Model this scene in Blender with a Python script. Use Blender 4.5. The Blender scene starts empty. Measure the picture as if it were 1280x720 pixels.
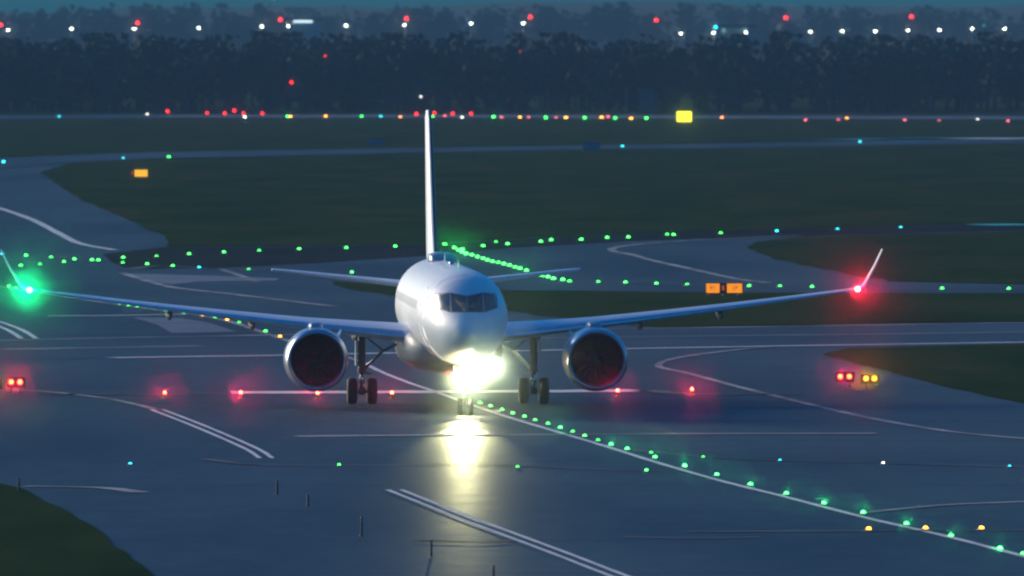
import bpy, bmesh, math, random
import numpy as np
from mathutils import Vector, Matrix
from mathutils.geometry import tessellate_polygon
random.seed(7); rng = np.random.default_rng(7)
R = math.radians
SC = bpy.context.scene
COL = SC.collection

# ------------------------------------------------------------------ camera
CAM_H = 15.25; CAM_Y = -517.0; FPX = 16440.0
PITCH = math.atan(340/FPX)
cam = bpy.data.cameras.new('camera'); camo = bpy.data.objects.new('camera', cam); COL.objects.link(camo)
camo.location = (0, CAM_Y, CAM_H); camo.rotation_euler = (R(90)-PITCH, 0, 0)
cam.sensor_width = 36; cam.lens = FPX/1280*36; cam.clip_start = 5; cam.clip_end = 30000
cam.dof.use_dof = True; cam.dof.focus_distance = 508; cam.dof.aperture_fstop = 3.3
SC.camera = camo
# ------------------------------------------------------------------ world and sun
SUN_EL, SUN_AZ = 14.0, -43.0           # azimuth from +Y (view direction), negative = to the left
w = bpy.data.worlds.new('World'); SC.world = w; w.use_nodes = True
nt = w.node_tree; nt.nodes.clear()
sky = nt.nodes.new('ShaderNodeTexSky'); sky.sky_type = 'NISHITA'; sky.sun_disc = False
sky.sun_elevation = R(SUN_EL); sky.sun_rotation = R(SUN_AZ); sky.air_density = 1.3; sky.dust_density = 0.6; sky.ozone_density = 5
tint = nt.nodes.new('ShaderNodeMix'); tint.data_type = 'RGBA'; tint.blend_type = 'MULTIPLY'; tint.inputs[0].default_value = 1
tint.inputs[7].default_value = (0.002, 0.51, 1.0, 1)
bg = nt.nodes.new('ShaderNodeBackground'); bg.inputs[1].default_value = 0.15
wo = nt.nodes.new('ShaderNodeOutputWorld')
nt.links.new(sky.outputs[0], tint.inputs[6]); nt.links.new(tint.outputs[2], bg.inputs[0]); nt.links.new(bg.outputs[0], wo.inputs[0])
sl = bpy.data.lights.new('sun', 'SUN'); sl.energy = 4.3; sl.angle = R(24); sl.color = (1.0, 0.84, 0.64)  # added warm light standing in for the dusk horizon glow
so = bpy.data.objects.new('sun', sl); COL.objects.link(so)
sd = Vector((math.sin(R(SUN_AZ))*math.cos(R(SUN_EL)), math.cos(R(SUN_AZ))*math.cos(R(SUN_EL)), math.sin(R(SUN_EL))))
so.rotation_euler = (-sd).to_track_quat('-Z', 'Y').to_euler(); so.location = (-50, 60, 40)
vs = SC.view_settings; vs.view_transform = 'Standard'; vs.look = 'None'; vs.gamma = 1; vs.exposure = 0.0; vs.use_curve_mapping = False
SC.render.engine = 'CYCLES'
cy = SC.cycles; cy.use_denoising = True; cy.max_bounces = 5; cy.diffuse_bounces = 2; cy.glossy_bounces = 3; cy.volume_bounces = 0
cy.transparent_max_bounces = 8; cy.filter_width = 2.3; cy.sample_clamp_indirect = 0; cy.use_light_tree = True
HAZE_D = 1.25e-4; BLOOM_D = 1.2e-4

# ------------------------------------------------------------------ picture -> world
cp, sp = math.cos(PITCH), math.sin(PITCH)
def ray(px, py):
    u = 360-py
    return Vector((px-640, FPX*cp+u*sp, -FPX*sp+u*cp))
def G(px, py, z=0.0):
    d = ray(px, py); t = (z-CAM_H)/d.z
    return Vector((d.x*t, CAM_Y+d.y*t, z))
def P(px, py, Y):
    d = ray(px, py); t = (Y-CAM_Y)/d.y
    return Vector((d.x*t, Y, CAM_H+d.z*t))

# ------------------------------------------------------------------ materials
def new_mat(name):
    m = bpy.data.materials.new(name); m.use_nodes = True
    return m, m.node_tree, m.node_tree.nodes['Principled BSDF']
def mat(name, col, rough=.5, metal=0, coat=0, var=0, scale=3.0, col2=None, bump=0, spec=.5, stretch=None):
    m, t, b = new_mat(name)
    b.inputs['Roughness'].default_value = rough; b.inputs['Metallic'].default_value = metal
    b.inputs['Coat Weight'].default_value = coat; b.inputs['Coat Roughness'].default_value = .08
    b.inputs['Specular IOR Level'].default_value = spec
    c2 = col2 or tuple(min(1, c*(1+var)) for c in col); c1 = col if col2 else tuple(c*(1-var) for c in col)
    tc = t.nodes.new('ShaderNodeTexCoord'); mp = t.nodes.new('ShaderNodeMapping')
    t.links.new(tc.outputs['Object'], mp.inputs[0])
    if stretch: mp.inputs['Scale'].default_value = stretch
    n = t.nodes.new('ShaderNodeTexNoise'); n.inputs['Scale'].default_value = scale; n.inputs['Detail'].default_value = 5
    t.links.new(mp.outputs[0], n.inputs['Vector'])
    r = t.nodes.new('ShaderNodeValToRGB'); r.color_ramp.elements[0].position = .35; r.color_ramp.elements[1].position = .65
    r.color_ramp.elements[0].color = (*c1, 1); r.color_ramp.elements[1].color = (*c2, 1)
    t.links.new(n.outputs[0], r.inputs[0]); t.links.new(r.outputs[0], b.inputs['Base Color'])
    if bump:
        bp = t.nodes.new('ShaderNodeBump'); bp.inputs['Strength'].default_value = bump
        t.links.new(n.outputs[0], bp.inputs['Height']); t.links.new(bp.outputs[0], b.inputs['Normal'])
    return m
def emit(name, col, strength, sample=True):
    m, t, b = new_mat(name)
    b.inputs['Base Color'].default_value = (*[c*.3 for c in col], 1); b.inputs['Roughness'].default_value = .2
    b.inputs['Emission Color'].default_value = (*col, 1); b.inputs['Emission Strength'].default_value = strength
    if not sample: m.cycles.emission_sampling = 'NONE'
    return m
def asphalt(name, dark, light, rlo, rhi, bands=1.0, wet=.14):
    """paving: metre-scale blotches, long worn streaks, slab joints; roughness varies with damp patches"""
    m, t, b = new_mat(name); N = t.nodes; L = t.links
    g = N.new('ShaderNodeNewGeometry')
    def noise(scale, vec_scale, detail=4):
        mp = N.new('ShaderNodeMapping'); mp.inputs['Scale'].default_value = vec_scale
        L.new(g.outputs['Position'], mp.inputs[0])
        n = N.new('ShaderNodeTexNoise'); n.inputs['Scale'].default_value = scale; n.inputs['Detail'].default_value = detail
        L.new(mp.outputs[0], n.inputs['Vector']); return n
    b.inputs['Specular IOR Level'].default_value = 0
    n1 = noise(.05, (1.6, .25, 1)); n2 = noise(.9, (1, .3, 1), 6); n3 = noise(.02, (.25, 1.0, 1), 3)
    a = N.new('ShaderNodeMath'); a.operation = 'MULTIPLY_ADD'; a.inputs[1].default_value = .55
    L.new(n1.outputs[0], a.inputs[0])
    a2 = N.new('ShaderNodeMath'); a2.operation = 'MULTIPLY'; a2.inputs[1].default_value = .2; L.new(n2.outputs[0], a2.inputs[0]); L.new(a2.outputs[0], a.inputs[2])
    a3 = N.new('ShaderNodeMath'); a3.operation = 'MULTIPLY_ADD'; a3.inputs[1].default_value = .35*bands; L.new(n3.outputs[0], a3.inputs[0]); L.new(a.outputs[0], a3.inputs[2])
    r = N.new('ShaderNodeValToRGB'); r.color_ramp.elements[0].position = .42; r.color_ramp.elements[1].position = .62
    r.color_ramp.elements[0].color = (*dark, 1); r.color_ramp.elements[1].color = (*light, 1)
    L.new(a3.outputs[0], r.inputs[0])
    # transverse joints every 7.5 m, dark sealing
    sx = N.new('ShaderNodeSeparateXYZ'); L.new(g.outputs['Position'], sx.inputs[0])
    def joint(out, period, wd):
        md = N.new('ShaderNodeMath'); md.operation = 'PINGPONG'; md.inputs[1].default_value = period/2; L.new(out, md.inputs[0])
        lt = N.new('ShaderNodeMath'); lt.operation = 'LESS_THAN'; lt.inputs[1].default_value = wd; L.new(md.outputs[0], lt.inputs[0]); return lt
    j1 = joint(sx.outputs['X'], 7.5, .03); j2 = joint(sx.outputs['Y'], 22.5, .45)
    jx = N.new('ShaderNodeMath'); jx.operation = 'MULTIPLY'; jx.inputs[1].default_value = .35; L.new(j1.outputs[0], jx.inputs[0])
    jm = N.new('ShaderNodeMath'); jm.operation = 'MAXIMUM'; L.new(jx.outputs[0], jm.inputs[0]); L.new(j2.outputs[0], jm.inputs[1])
    js = N.new('ShaderNodeMath'); js.operation = 'MULTIPLY'; js.inputs[1].default_value = .7; L.new(jm.outputs[0], js.inputs[0])
    mx = N.new('ShaderNodeMix'); mx.data_type = 'RGBA'; mx.inputs[7].default_value = (.015, .015, .016, 1)
    L.new(js.outputs[0], mx.inputs[0]); L.new(r.outputs[0], mx.inputs[6]); L.new(mx.outputs[2], b.inputs['Base Color'])
    rr = N.new('ShaderNodeMapRange'); rr.inputs[1].default_value = .35; rr.inputs[2].default_value = .7
    rr.inputs[3].default_value = rlo; rr.inputs[4].default_value = rhi
    L.new(a3.outputs[0], rr.inputs[0]); L.new(rr.outputs[0], b.inputs['Roughness'])
    bp = N.new('ShaderNodeBump'); bp.inputs['Strength'].default_value = .4; bp.inputs['Distance'].default_value = .02
    L.new(n2.outputs[0], bp.inputs['Height']); L.new(bp.outputs[0], b.inputs['Normal'])
    gl = N.new('ShaderNodeBsdfGlossy'); gl.inputs['Color'].default_value = (.75, .9, 1, 1); L.new(rr.outputs[0], gl.inputs['Roughness']); L.new(bp.outputs[0], gl.inputs['Normal'])
    ms = N.new('ShaderNodeMixShader'); ms.inputs[0].default_value = wet
    L.new(b.outputs[0], ms.inputs[1]); L.new(gl.outputs[0], ms.inputs[2])
    L.new(ms.outputs[0], [x for x in N if x.type == 'OUTPUT_MATERIAL'][0].inputs['Surface'])
    return m
def grass_mat(name, c1, c2, c3):
    m, t, b = new_mat(name); N = t.nodes; L = t.links
    g = N.new('ShaderNodeNewGeometry')
    mp = N.new('ShaderNodeMapping'); mp.inputs['Scale'].default_value = (1, .22, 1); L.new(g.outputs['Position'], mp.inputs[0])
    n = N.new('ShaderNodeTexNoise'); n.inputs['Scale'].default_value = .12; n.inputs['Detail'].default_value = 7; n.inputs['Roughness'].default_value = .65
    L.new(mp.outputs[0], n.inputs['Vector'])
    r = N.new('ShaderNodeValToRGB'); e = r.color_ramp.elements
    e[0].position = .3; e[0].color = (*c1, 1); e[1].position = .7; e[1].color = (*c3, 1); k = e.new(.5); k.color = (*c2, 1)
    L.new(n.outputs[0], r.inputs[0]); L.new(r.outputs[0], b.inputs['Base Color'])
    b.inputs['Roughness'].default_value = 1; b.inputs['Specular IOR Level'].default_value = 0
    bp = N.new('ShaderNodeBump'); bp.inputs['Strength'].default_value = .8; bp.inputs['Distance'].default_value = .1
    L.new(n.outputs[0], bp.inputs['Height']); L.new(bp.outputs[0], b.inputs['Normal'])
    return m
M = {}
M['asphalt'] = asphalt('asphalt', (.006, .020, .022), (.032, .066, .068), .42, .54, wet=.11)
M['runway'] = asphalt('runway_asphalt', (.014, .036, .042), (.036, .072, .084), .44, .54, wet=.10)
M['dark_asphalt'] = asphalt('dark_asphalt', (.008, .010, .012), (.018, .021, .024), .7, .8, wet=.02)
M['puddle'] = mat('standing_water', (.30, .34, .36), .10, spec=1.0, var=.1)
M['concrete'] = asphalt('concrete', (.13, .135, .14), (.2, .2, .2), .45, .6)
M['grass'] = grass_mat('grass', (.016, .040, .014), (.034, .060, .020), (.062, .068, .026))
M['paint'] = mat('marking_paint', (.78, .78, .75), .5, spec=0, var=.12, scale=.35)
M['worn_paint'] = mat('worn_marking_paint', (.22, .225, .23), .6, spec=0, scale=.25, col2=(.55, .55, .52))
M['faint_paint'] = mat('faded_marking_paint', (.10, .11, .115), .55, spec=0, scale=.2, col2=(.26, .27, .27))
M['white_gloss'] = mat('white_aircraft_paint', (.80, .80, .80), .48, coat=.12, var=.03, scale=.8)
M['wing_paint'] = mat('light_grey_wing_paint', (.76, .77, .78), .42, coat=.15, var=.05, scale=.7)
M['belly_grey'] = mat('grey_belly', (.26, .28, .31), .5, coat=.1, var=.06, scale=.8)
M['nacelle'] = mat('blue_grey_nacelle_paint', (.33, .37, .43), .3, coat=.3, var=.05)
M['lip'] = mat('polished_inlet_lip', (.42, .45, .50), .32, metal=1, var=.04)
M['slat'] = mat('bare_metal_slat', (.72, .74, .76), .33, metal=.85, var=.05, scale=2)
M['duct'] = mat('inlet_liner', (.02, .021, .023), .5, var=.2)
M['fan'] = mat('titanium_fan', (.012, .012, .013), .5, metal=.2, var=.1)
M['spinner'] = mat('spinner_paint', (.03, .03, .032), .4, var=.1)
M['steel'] = mat('landing_gear_steel', (.16, .165, .17), .4, metal=.6, var=.15, scale=6)
M['chrome'] = mat('oleo_chrome', (.7, .7, .7), .12, metal=1, var=.02)
M['skid'] = mat('tyre_mark', (.018, .030, .035), .7, spec=0, scale=.15, col2=(.034, .054, .062))
M['maroon'] = mat('maroon_fin_side', (.10, .018, .03), .4, coat=.1, var=.1)
M['rubber'] = mat('tyre_rubber', (.018, .018, .019), .75, var=.3, scale=9)
M['glass'] = mat('cockpit_glass', (.030, .040, .055), .22, var=.1, spec=.8)
M['cabin_white'] = mat('whitened_cabin_window', (.76, .76, .77), .48, coat=.12, var=.04)  # window colour whitened so the row vanishes in the overexposed flank
M['seal'] = mat('dark_window_seal', (.10, .105, .11), .5, var=.1)
M['metal'] = mat('weathered_metal', (.14, .145, .15), .5, metal=.5, var=.2, scale=5)
M['pole'] = mat('galvanised_pole', (.25, .26, .27), .5, metal=.3, var=.15, scale=2)
M['black'] = mat('black_plastic', (.012, .012, .013), .5, var=.2)
M['yellow_case'] = mat('yellow_fixture_case', (.45, .30, .03), .5, var=.2)
M['dull_sign'] = mat('grey_sign_back', (.26, .21, .23), .6, var=.2, scale=2)
M['bark'] = mat('bark', (.05, .045, .04), .9, var=.3)
M['leaf'] = mat('winter_foliage', (.005, .030, .026), .95, scale=.08, col2=(.008, .035, .030))
M['hill'] = mat('hill_ground', (.006, .035, .035), .95, scale=.004, col2=(.012, .045, .042))
M['wall'] = mat('pale_wall', (.35, .37, .38), .7, var=.15)
M['roof'] = mat('dark_roof', (.08, .08, .09), .7, var=.2)

# ------------------------------------------------------------------ mesh helpers
def mk(name, vs, fs, m, parent=None, smooth=False, loc=None):
    me = bpy.data.meshes.new(name); me.from_pydata([tuple(v) for v in vs], [], fs); me.update()
    if m is not None: me.materials.append(m)
    if smooth:
        for p in me.polygons: p.use_smooth = True
    o = bpy.data.objects.new(name, me); COL.objects.link(o)
    if parent is not None: o.parent = parent
    if loc is not None: o.location = loc
    return o
class MB:
    def __init__(s): s.v = []; s.f = []
    def add(s, vs, fs):
        k = len(s.v); s.v += [Vector(v) for v in vs]; s.f += [tuple(i+k for i in f) for f in fs]; return s
    def box(s, c, d, bev=0.0):
        x, y, z = d[0]/2, d[1]/2, d[2]/2; c = Vector(c)
        if bev <= 0:
            vs = [c+Vector((i*x, j*y, k*z)) for i in (-1, 1) for j in (-1, 1) for k in (-1, 1)]
            s.add(vs, [(0, 1, 3, 2), (4, 6, 7, 5), (0, 4, 5, 1), (2, 3, 7, 6), (0, 2, 6, 4), (1, 5, 7, 3)])
        else:   # octagonal plan prism with chamfered top and bottom
            rings = []
            for zz, q in ((-z, bev), (-z+bev, 0), (z-bev, 0), (z, bev)):
                X, Y, b = x-q, y-q, bev
                rings.append([c+Vector(p+(zz,)) for p in ((-X+b, -Y), (X-b, -Y), (X, -Y+b), (X, Y-b), (X-b, Y), (-X+b, Y), (-X, Y-b), (-X, -Y+b))])
            s.loft(rings, True)
        return s
    def loft(s, rings, caps=True):
        n = len(rings[0]); k = len(s.v)
        for r in rings: s.v += [Vector(p) for p in r]
        for i in range(len(rings)-1):
            for j in range(n):
                a = k+i*n+j; b = k+i*n+(j+1) % n
                s.f.append((a, b, b+n, a+n))
        if caps:
            s.f.append(tuple(k+j for j in reversed(range(n)))); s.f.append(tuple(k+(len(rings)-1)*n+j for j in range(n)))
        return s
    def tube(s, p0, p1, r0, r1=None, n=12, caps=True):
        p0, p1 = Vector(p0), Vector(p1); r1 = r0 if r1 is None else r1
        q = (p1-p0).to_track_quat('Z', 'Y'); rings = []
        for p, r in ((p0, r0), (p1, r1)):
            rings.append([p+q@Vector((r*math.cos(2*math.pi*k/n), r*math.sin(2*math.pi*k/n), 0)) for k in range(n)])
        return s.loft(rings, caps)
    def rev(s, prof, axis='Z', n=24, c=(0, 0, 0), caps=False):
        c = Vector(c); rings = []
        for h, r in prof:
            ring = []
            for k in range(n):
                a = 2*math.pi*k/n; u, v = r*math.cos(a), r*math.sin(a)
                ring.append(c+Vector({'Z': (u, v, h), 'Y': (u, h, v), 'X': (h, u, v)}[axis]))
            rings.append(ring)
        return s.loft(rings, caps)
    def build(s, name, m, parent=None, smooth=False, loc=None): return mk(name, s.v, s.f, m, parent, smooth, loc)
def autosmooth(o, ang=35):
    bm = bmesh.new(); bm.from_mesh(o.data); bmesh.ops.recalc_face_normals(bm, faces=bm.faces)
    for f in bm.faces: f.smooth = True
    for e in bm.edges: e.smooth = len(e.link_faces) == 2 and e.calc_face_angle(0) < R(ang)
    bm.to_mesh(o.data); bm.free(); return o
def struct(o, kind='structure'): o['kind'] = kind; return o
def tag(o, label, cat, group=None):
    o['label'] = label; o['category'] = cat
    if group: o['group'] = group
    return o
def empty(name, loc=(0, 0, 0), rz=0, parent=None):
    o = bpy.data.objects.new(name, None); COL.objects.link(o); o.location = loc; o.rotation_euler = (0, 0, rz); o.empty_display_size = .3
    if parent is not None: o.parent = parent
    return o
def copy_tree(o, parent=None):
    c = o.copy(); COL.objects.link(c)
    if parent is not None: c.parent = parent
    for ch in list(o.children): copy_tree(ch, c)
    return c
def sheet(name, pts, z, m, rag=0.0, kind='structure'):
    """ground-level sheet from picture outline points dropped on the ground plane; ragged edge for turf"""
    w_ = [G(*p) for p in pts]; out = []
    for a, b in zip(w_, w_[1:]+w_[:1]):
        L = (b-a).length; n = max(1, min(40, int(L/4))) if rag else 1
        for k in range(n):
            p = a.lerp(b, k/n)
            if rag and k: p = p+Vector((random.gauss(0, rag*.25), random.gauss(0, rag), 0))
            out.append(Vector((p.x, p.y, 0)))
    tri = tessellate_polygon([out])
    o = mk(name, [Vector((p.x, p.y, z)) for p in out], [tuple(t) for t in tri], m)
    me = o.data
    if me.polygons and me.polygons[0].normal.z < 0: me.flip_normals()
    return struct(o, kind)
def smooth_path(pts, sub=8):
    if len(pts) < 3: return pts
    out = []; q = [pts[0]*2-pts[1]]+pts+[pts[-1]*2-pts[-2]]
    for i in range(1, len(q)-2):
        p0, p1, p2, p3 = q[i-1:i+3]
        for k in range(sub):
            t = k/sub
            out.append(.5*((2*p1)+(p2-p0)*t+(2*p0-5*p1+4*p2-p3)*t*t+(3*p1-p0-3*p2+p3)*t**3))
    out.append(pts[-1]); return out
def stroke(px, width, m, z=.040, offs=(0,), name='taxiway_marking'):
    """painted line through picture points, width in metres measured across the line on the ground"""
    path = smooth_path([G(*p) for p in px]); mb = MB()
    for off in offs:
        vs = []
        for i, p in enumerate(path):
            d = (path[min(i+1, len(path)-1)]-path[max(i-1, 0)]); d.z = 0; d.normalize()
            nrm = Vector((-d.y, d.x, 0)); ww = width*1.1*(1+random.uniform(-.12, .12))
            vs += [p+nrm*(off-ww/2), p+nrm*(off+ww/2)]
        for v in vs: v.z = z
        mb.add(vs, [(2*i, 2*i+1, 2*i+3, 2*i+2) for i in range(len(path)-1)])
    o = mb.build(name, m)
    if o.data.polygons[0].normal.z < 0: o.data.flip_normals()
    return struct(o)

# ------------------------------------------------------------------ the ground
mb = MB(); mb.add([(-9000, -900, 0), (9000, -900, 0), (9000, 9000, 0), (-9000, 9000, 0)], [(0, 1, 2, 3)])
struct(mb.build('ground', M['grass']))
sheet('taxiway', [(-700, 760), (1900, 760), (1900, 300), (1900, 186), (1280, 176), (530, 188), (0, 197), (-700, 204)], .012, M['asphalt'])
# turf islands standing on the paved field
Zg = .05
sheet('grass_field', [(50, 216), (88, 204), (200, 199), (530, 191.5), (900, 186), (1280, 179.5), (1900, 170), (1900, 262), (1280, 279), (1000, 287), (800, 291), (540, 305), (380, 308), (212, 309), (207, 296), (150, 271), (100, 249)], Zg, M['grass'], .5)
sheet('grass_field', [(-700, 204), (0, 196.5), (530, 185.5), (900, 179.5), (1280, 172), (1900, 166), (1900, 149), (640, 149), (-700, 149)], Zg, M['grass'], 2.5)
sheet('grass_field', [(935, 311), (965, 322), (1020, 335), (1060, 344), (1110, 352), (1280, 356), (1900, 360), (1900, 285), (1280, 289), (1000, 297), (945, 303)], Zg, M['grass'], .8)
sheet('grass_field', [(410, 352), (520, 360), (640, 364), (900, 366.5), (1280, 367.5), (1900, 368), (1900, 394), (1280, 403), (1000, 407), (830, 410), (730, 402), (640, 390), (520, 374), (440, 363)], Zg, M['grass'], .8)
sheet('grass_field', [(1028, 444), (1065, 454), (1110, 465), (1170, 481), (1230, 495), (1300, 508), (1900, 640), (1900, 420), (1280, 431), (1060, 436.5)], Zg, M['grass'], .4)
sheet('grass_field', [(-700, 560), (-60, 596), (0, 606), (30, 613), (75, 636), (120, 662), (158, 692), (196, 724), (240, 760), (-700, 760)], Zg, M['grass'], .25)
# runway strip crossing behind the aircraft, dark asphalt band, paler slabs
RW = .022
sheet('runway', [(-700, 438), (0, 426), (640, 413), (1280, 403.5), (1900, 392), (1900, 419), (1280, 429), (640, 440), (0, 450), (-700, 462)], RW, M['runway'])
sheet('runway', [(-700, 150), (200, 143.5), (640, 143.5), (1280, 145), (1900, 147), (1900, 152), (1280, 150), (640, 148.5), (200, 148), (-700, 153)], .065, M['runway'])
sheet('dark_asphalt', [(128, 318), (205, 309.5), (380, 309), (540, 305.5), (800, 291.5), (1000, 287.5), (1280, 279.5), (1900, 262), (1900, 281), (1280, 288), (1000, 296), (800, 301), (640, 310), (560, 318), (400, 329), (300, 334), (160, 337), (140, 328)], RW, M['dark_asphalt'])
sheet('concrete_patch', [(150, 342), (190, 343), (260, 345), (350, 348), (345, 351), (250, 352), (215, 356), (190, 352)], RW, M['concrete'])
sheet('concrete_patch', [(165, 397), (225, 398), (262, 404), (296, 415), (215, 417), (198, 407)], RW, M['concrete'])
sheet('concrete_patch', [(-300, 222), (0, 213), (45, 217), (95, 248), (148, 272), (198, 297), (205, 308), (150, 313), (100, 304), (72, 292), (40, 275), (0, 262), (-300, 240)], .018, M['runway'])
sheet('concrete_patch', [(-300, 212), (0, 198), (200, 190.5), (530, 185.5), (900, 180), (1280, 172.6), (1900, 168), (1900, 173), (1280, 178.5), (900, 185), (530, 191), (200, 198.5), (88, 203), (0, 212), (-300, 226)], .060, M['runway'])

# markings
PT, WP, FP = M['paint'], M['worn_paint'], M['faint_paint']
stroke([(289, 491.6), (420, 491.4), (560, 490.6), (700, 490), (802, 489)], 3.0, PT)
stroke([(370, 546.5), (480, 545.6), (640, 544.6), (860, 543.4), (1095, 543)], 1.1, WP)
stroke([(620, 544.7), (460, 545.8)], .5, PT, z=.046)
stroke([(450, 452), (475, 465), (510, 479), (545, 491), (600, 511), (640, 524), (700, 542), (760, 560), (820, 579), (900, 602), (980, 622), (1080, 648), (1180, 671), (1300, 702)], .22, PT)
stroke([(-40, 352), (20, 362), (110, 376), (184, 386.5), (231, 392), (284, 402), (331, 417), (390, 436), (450, 452)], .35, WP)
stroke([(493, 613.5), (560, 640), (620, 663), (700, 693), (775, 722), (860, 752)], .15, PT, offs=(-.22, .22))
stroke([(-20, 488), (51, 490), (129, 498.5), (167, 506), (196, 513)], .30, WP)
stroke([(196, 513), (250, 534), (312, 561), (333, 574)], .16, PT, offs=(-.22, .22))
stroke([(958, 434.5), (909, 439.5), (860, 446), (832, 452), (823, 458), (833, 462), (860, 467.5), (929, 486), (1044, 514), (1116, 529), (1200, 542), (1300, 551)], .32, WP)
stroke([(30, 609), (100, 610), (140, 612), (176, 617)], .6, WP)
stroke([(786, 563), (880, 572), (960, 576.4), (1060, 579), (1280, 585)], .35, FP)
stroke([(256, 575), (320, 582), (430, 582.5), (600, 582), (700, 586), (808, 589.5), (850, 591)], .35, FP)
stroke([(1084, 642), (1130, 637), (1190, 632), (1290, 628)], .4, WP)
stroke([(-20, 256), (0, 261), (40, 275), (75, 293), (100, 305), (143, 313)], .55, PT)
stroke([(1000, 294.5), (900, 299), (840, 302.5), (790, 307), (766, 311), (768, 315), (790, 319), (815, 326), (860, 336), (919, 349), (960, 354)], .5, WP)
stroke([(153, 342), (175, 349), (209, 358.5), (240, 363), (287, 368), (336, 374), (420, 384)], .5, WP)
stroke([(275, 337), (300, 345), (322, 353.5)], .45, WP)
stroke([(-20, 400), (0, 406), (20, 414), (36, 424)], .25, PT, offs=(-.35, .35))
stroke([(60, 395.6), (130, 395.4), (232, 393.5)], .8, PT)
stroke([(-20, 426.6), (0, 426.4), (150, 423), (289, 420.6), (640, 413.4)], .9, WP)
stroke([(640, 413.4), (900, 410), (1100, 406.8), (1290, 404)], 1.0, WP)
stroke([(0, 437.5), (130, 435.4), (250, 433.3)], .9, WP)
stroke([(650, 423.6), (860, 421), (1100, 418.4), (1290, 415.8)], .6, WP)
stroke([(140, 448.2), (240, 446.6), (330, 445.5), (500, 442)], 1.1, PT)
stroke([(640, 439.6), (860, 435.4), (1100, 431.4), (1290, 428.5)], .9, PT)
stroke([(1162, 175.6), (1200, 174.4), (1225, 174.6), (1290, 172.9)], 26, M['puddle'], z=.066, name='puddle')
stroke([(1212, 174.4), (1240, 173.9), (1276, 173.2)], 9, PT, z=.072)  # white patch over the puddle, painted for its bright wet sheen
stroke([(1216, 281.6), (1290, 281)], 6, M['puddle'], name='puddle')
stroke([(780, 672.5), (860, 674), (950, 673)], .4, FP)
stroke([(0, 330.5), (90, 325.6), (125, 326)], .6, FP)
stroke([(0, 318), (60, 320), (100, 325)], .5, FP)
stroke([(160, 337), (200, 333), (250, 335), (320, 338), (430, 341)], .7, FP)
stroke([(720, 352.5), (860, 356.5), (980, 358.6), (1180, 361.8), (1290, 362.4)], .6, FP)
stroke([(860, 666), (1290, 664)], .5, FP)
stroke([(40, 493.5), (206, 494), (290, 492)], 1.0, FP)
stroke([(802, 489), (865, 493), (1000, 494)], 1.0, FP)
stroke([(200, 145.6), (640, 145.8), (900, 147), (1290, 148)], 14, WP, z=.075)
stroke([(520, 677), (600, 679.5), (640, 677)], .5, FP)

# ------------------------------------------------------------------ the airliner
YAW = R(2.8)
air = empty('airliner', (-2.52, 0, 0), YAW)
tag(air, 'white twin-engine passenger jet taxiing head-on with its nose lights on', 'airliner')
ST = [(-18.12, .03, 3.24, 3.18), (-18.02, .26, 3.50, 2.95), (-17.8, .46, 3.74, 2.76), (-17.4, .72, 4.02, 2.54), (-17, .92, 4.25, 2.4), (-16.6, 1.09, 4.48, 2.27), (-16.2, 1.23, 4.74, 2.16),
      (-15.7, 1.38, 5.02, 2.06), (-15.2, 1.49, 5.22, 1.98), (-14.4, 1.61, 5.40, 1.90), (-13.4, 1.70, 5.50, 1.86), (-12, 1.75, 5.55, 1.85), (-6, 1.75, 5.55, 1.85), (0, 1.75, 5.55, 1.85), (6, 1.75, 5.55, 1.85), (8.5, 1.74, 5.55, 1.90),
      (11, 1.62, 5.53, 2.2), (13, 1.42, 5.47, 2.6), (15, 1.16, 5.37, 3.1), (17, .84, 5.22, 3.6), (18.6, .55, 5.05, 4.0), (19.8, .33, 4.88, 4.3), (20.4, .2, 4.78, 4.45)]
def st_at(y):
    ys = [s[0] for s in ST]
    return [float(np.interp(y, ys, [s[k] for s in ST])) for k in (1, 2, 3)]
def ring_at(y, n=48, off=0):
    hw, zt, zb = st_at(y); zc, hh = (zt+zb)/2, (zt-zb)/2
    return [Vector(((hw+off)*math.sin(2*math.pi*k/n), y, zc+(hh+off)*math.cos(2*math.pi*k/n))) for k in range(n)]
ysamp = sorted(set([s[0] for s in ST]+[float(v) for v in np.arange(-17.9, -12, .25)]+[float(v) for v in np.arange(9, 20, .8)]+[-9, -3, 3]))
# upper body white, belly grey: two face groups of one mesh
mb = MB(); mb.loft([ring_at(y) for y in ysamp], True)
fus = mb.build('fuselage', M['white_gloss'], air, True)
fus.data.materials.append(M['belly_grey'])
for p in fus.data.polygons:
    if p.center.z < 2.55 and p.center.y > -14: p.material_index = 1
autosmooth(fus, 60)
def front_y(x, z):                       # nose surface seen from ahead
    lo, hi = -18.1, -12.0
    for _ in range(40):
        m_ = (lo+hi)/2; hw, zt, zb = st_at(m_); q = (x/hw)**2+((z-(zt+zb)/2)/((zt-zb)/2))**2
        if q > 1: lo = m_
        else: hi = m_
    return hi
def front_patch(name, corners, m, off, parent, nx=8, nz=5):
    (x0, zb0, zt0), (x1, zb1, zt1) = corners; vs = []
    for i in range(nx+1):
        t = i/nx; x = x0+(x1-x0)*t; zb, zt = zb0+(zb1-zb0)*t, zt0+(zt1-zt0)*t
        for j in range(nz+1):
            z = zb+(zt-zb)*j/nz; vs.append(Vector((x, front_y(x, z)-off, z)))
    fs = [(i*(nz+1)+j, (i+1)*(nz+1)+j, (i+1)*(nz+1)+j+1, i*(nz+1)+j+1) for i in range(nx) for j in range(nz)]
    o = mk(name, vs, fs, m, parent, True); return o
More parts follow.
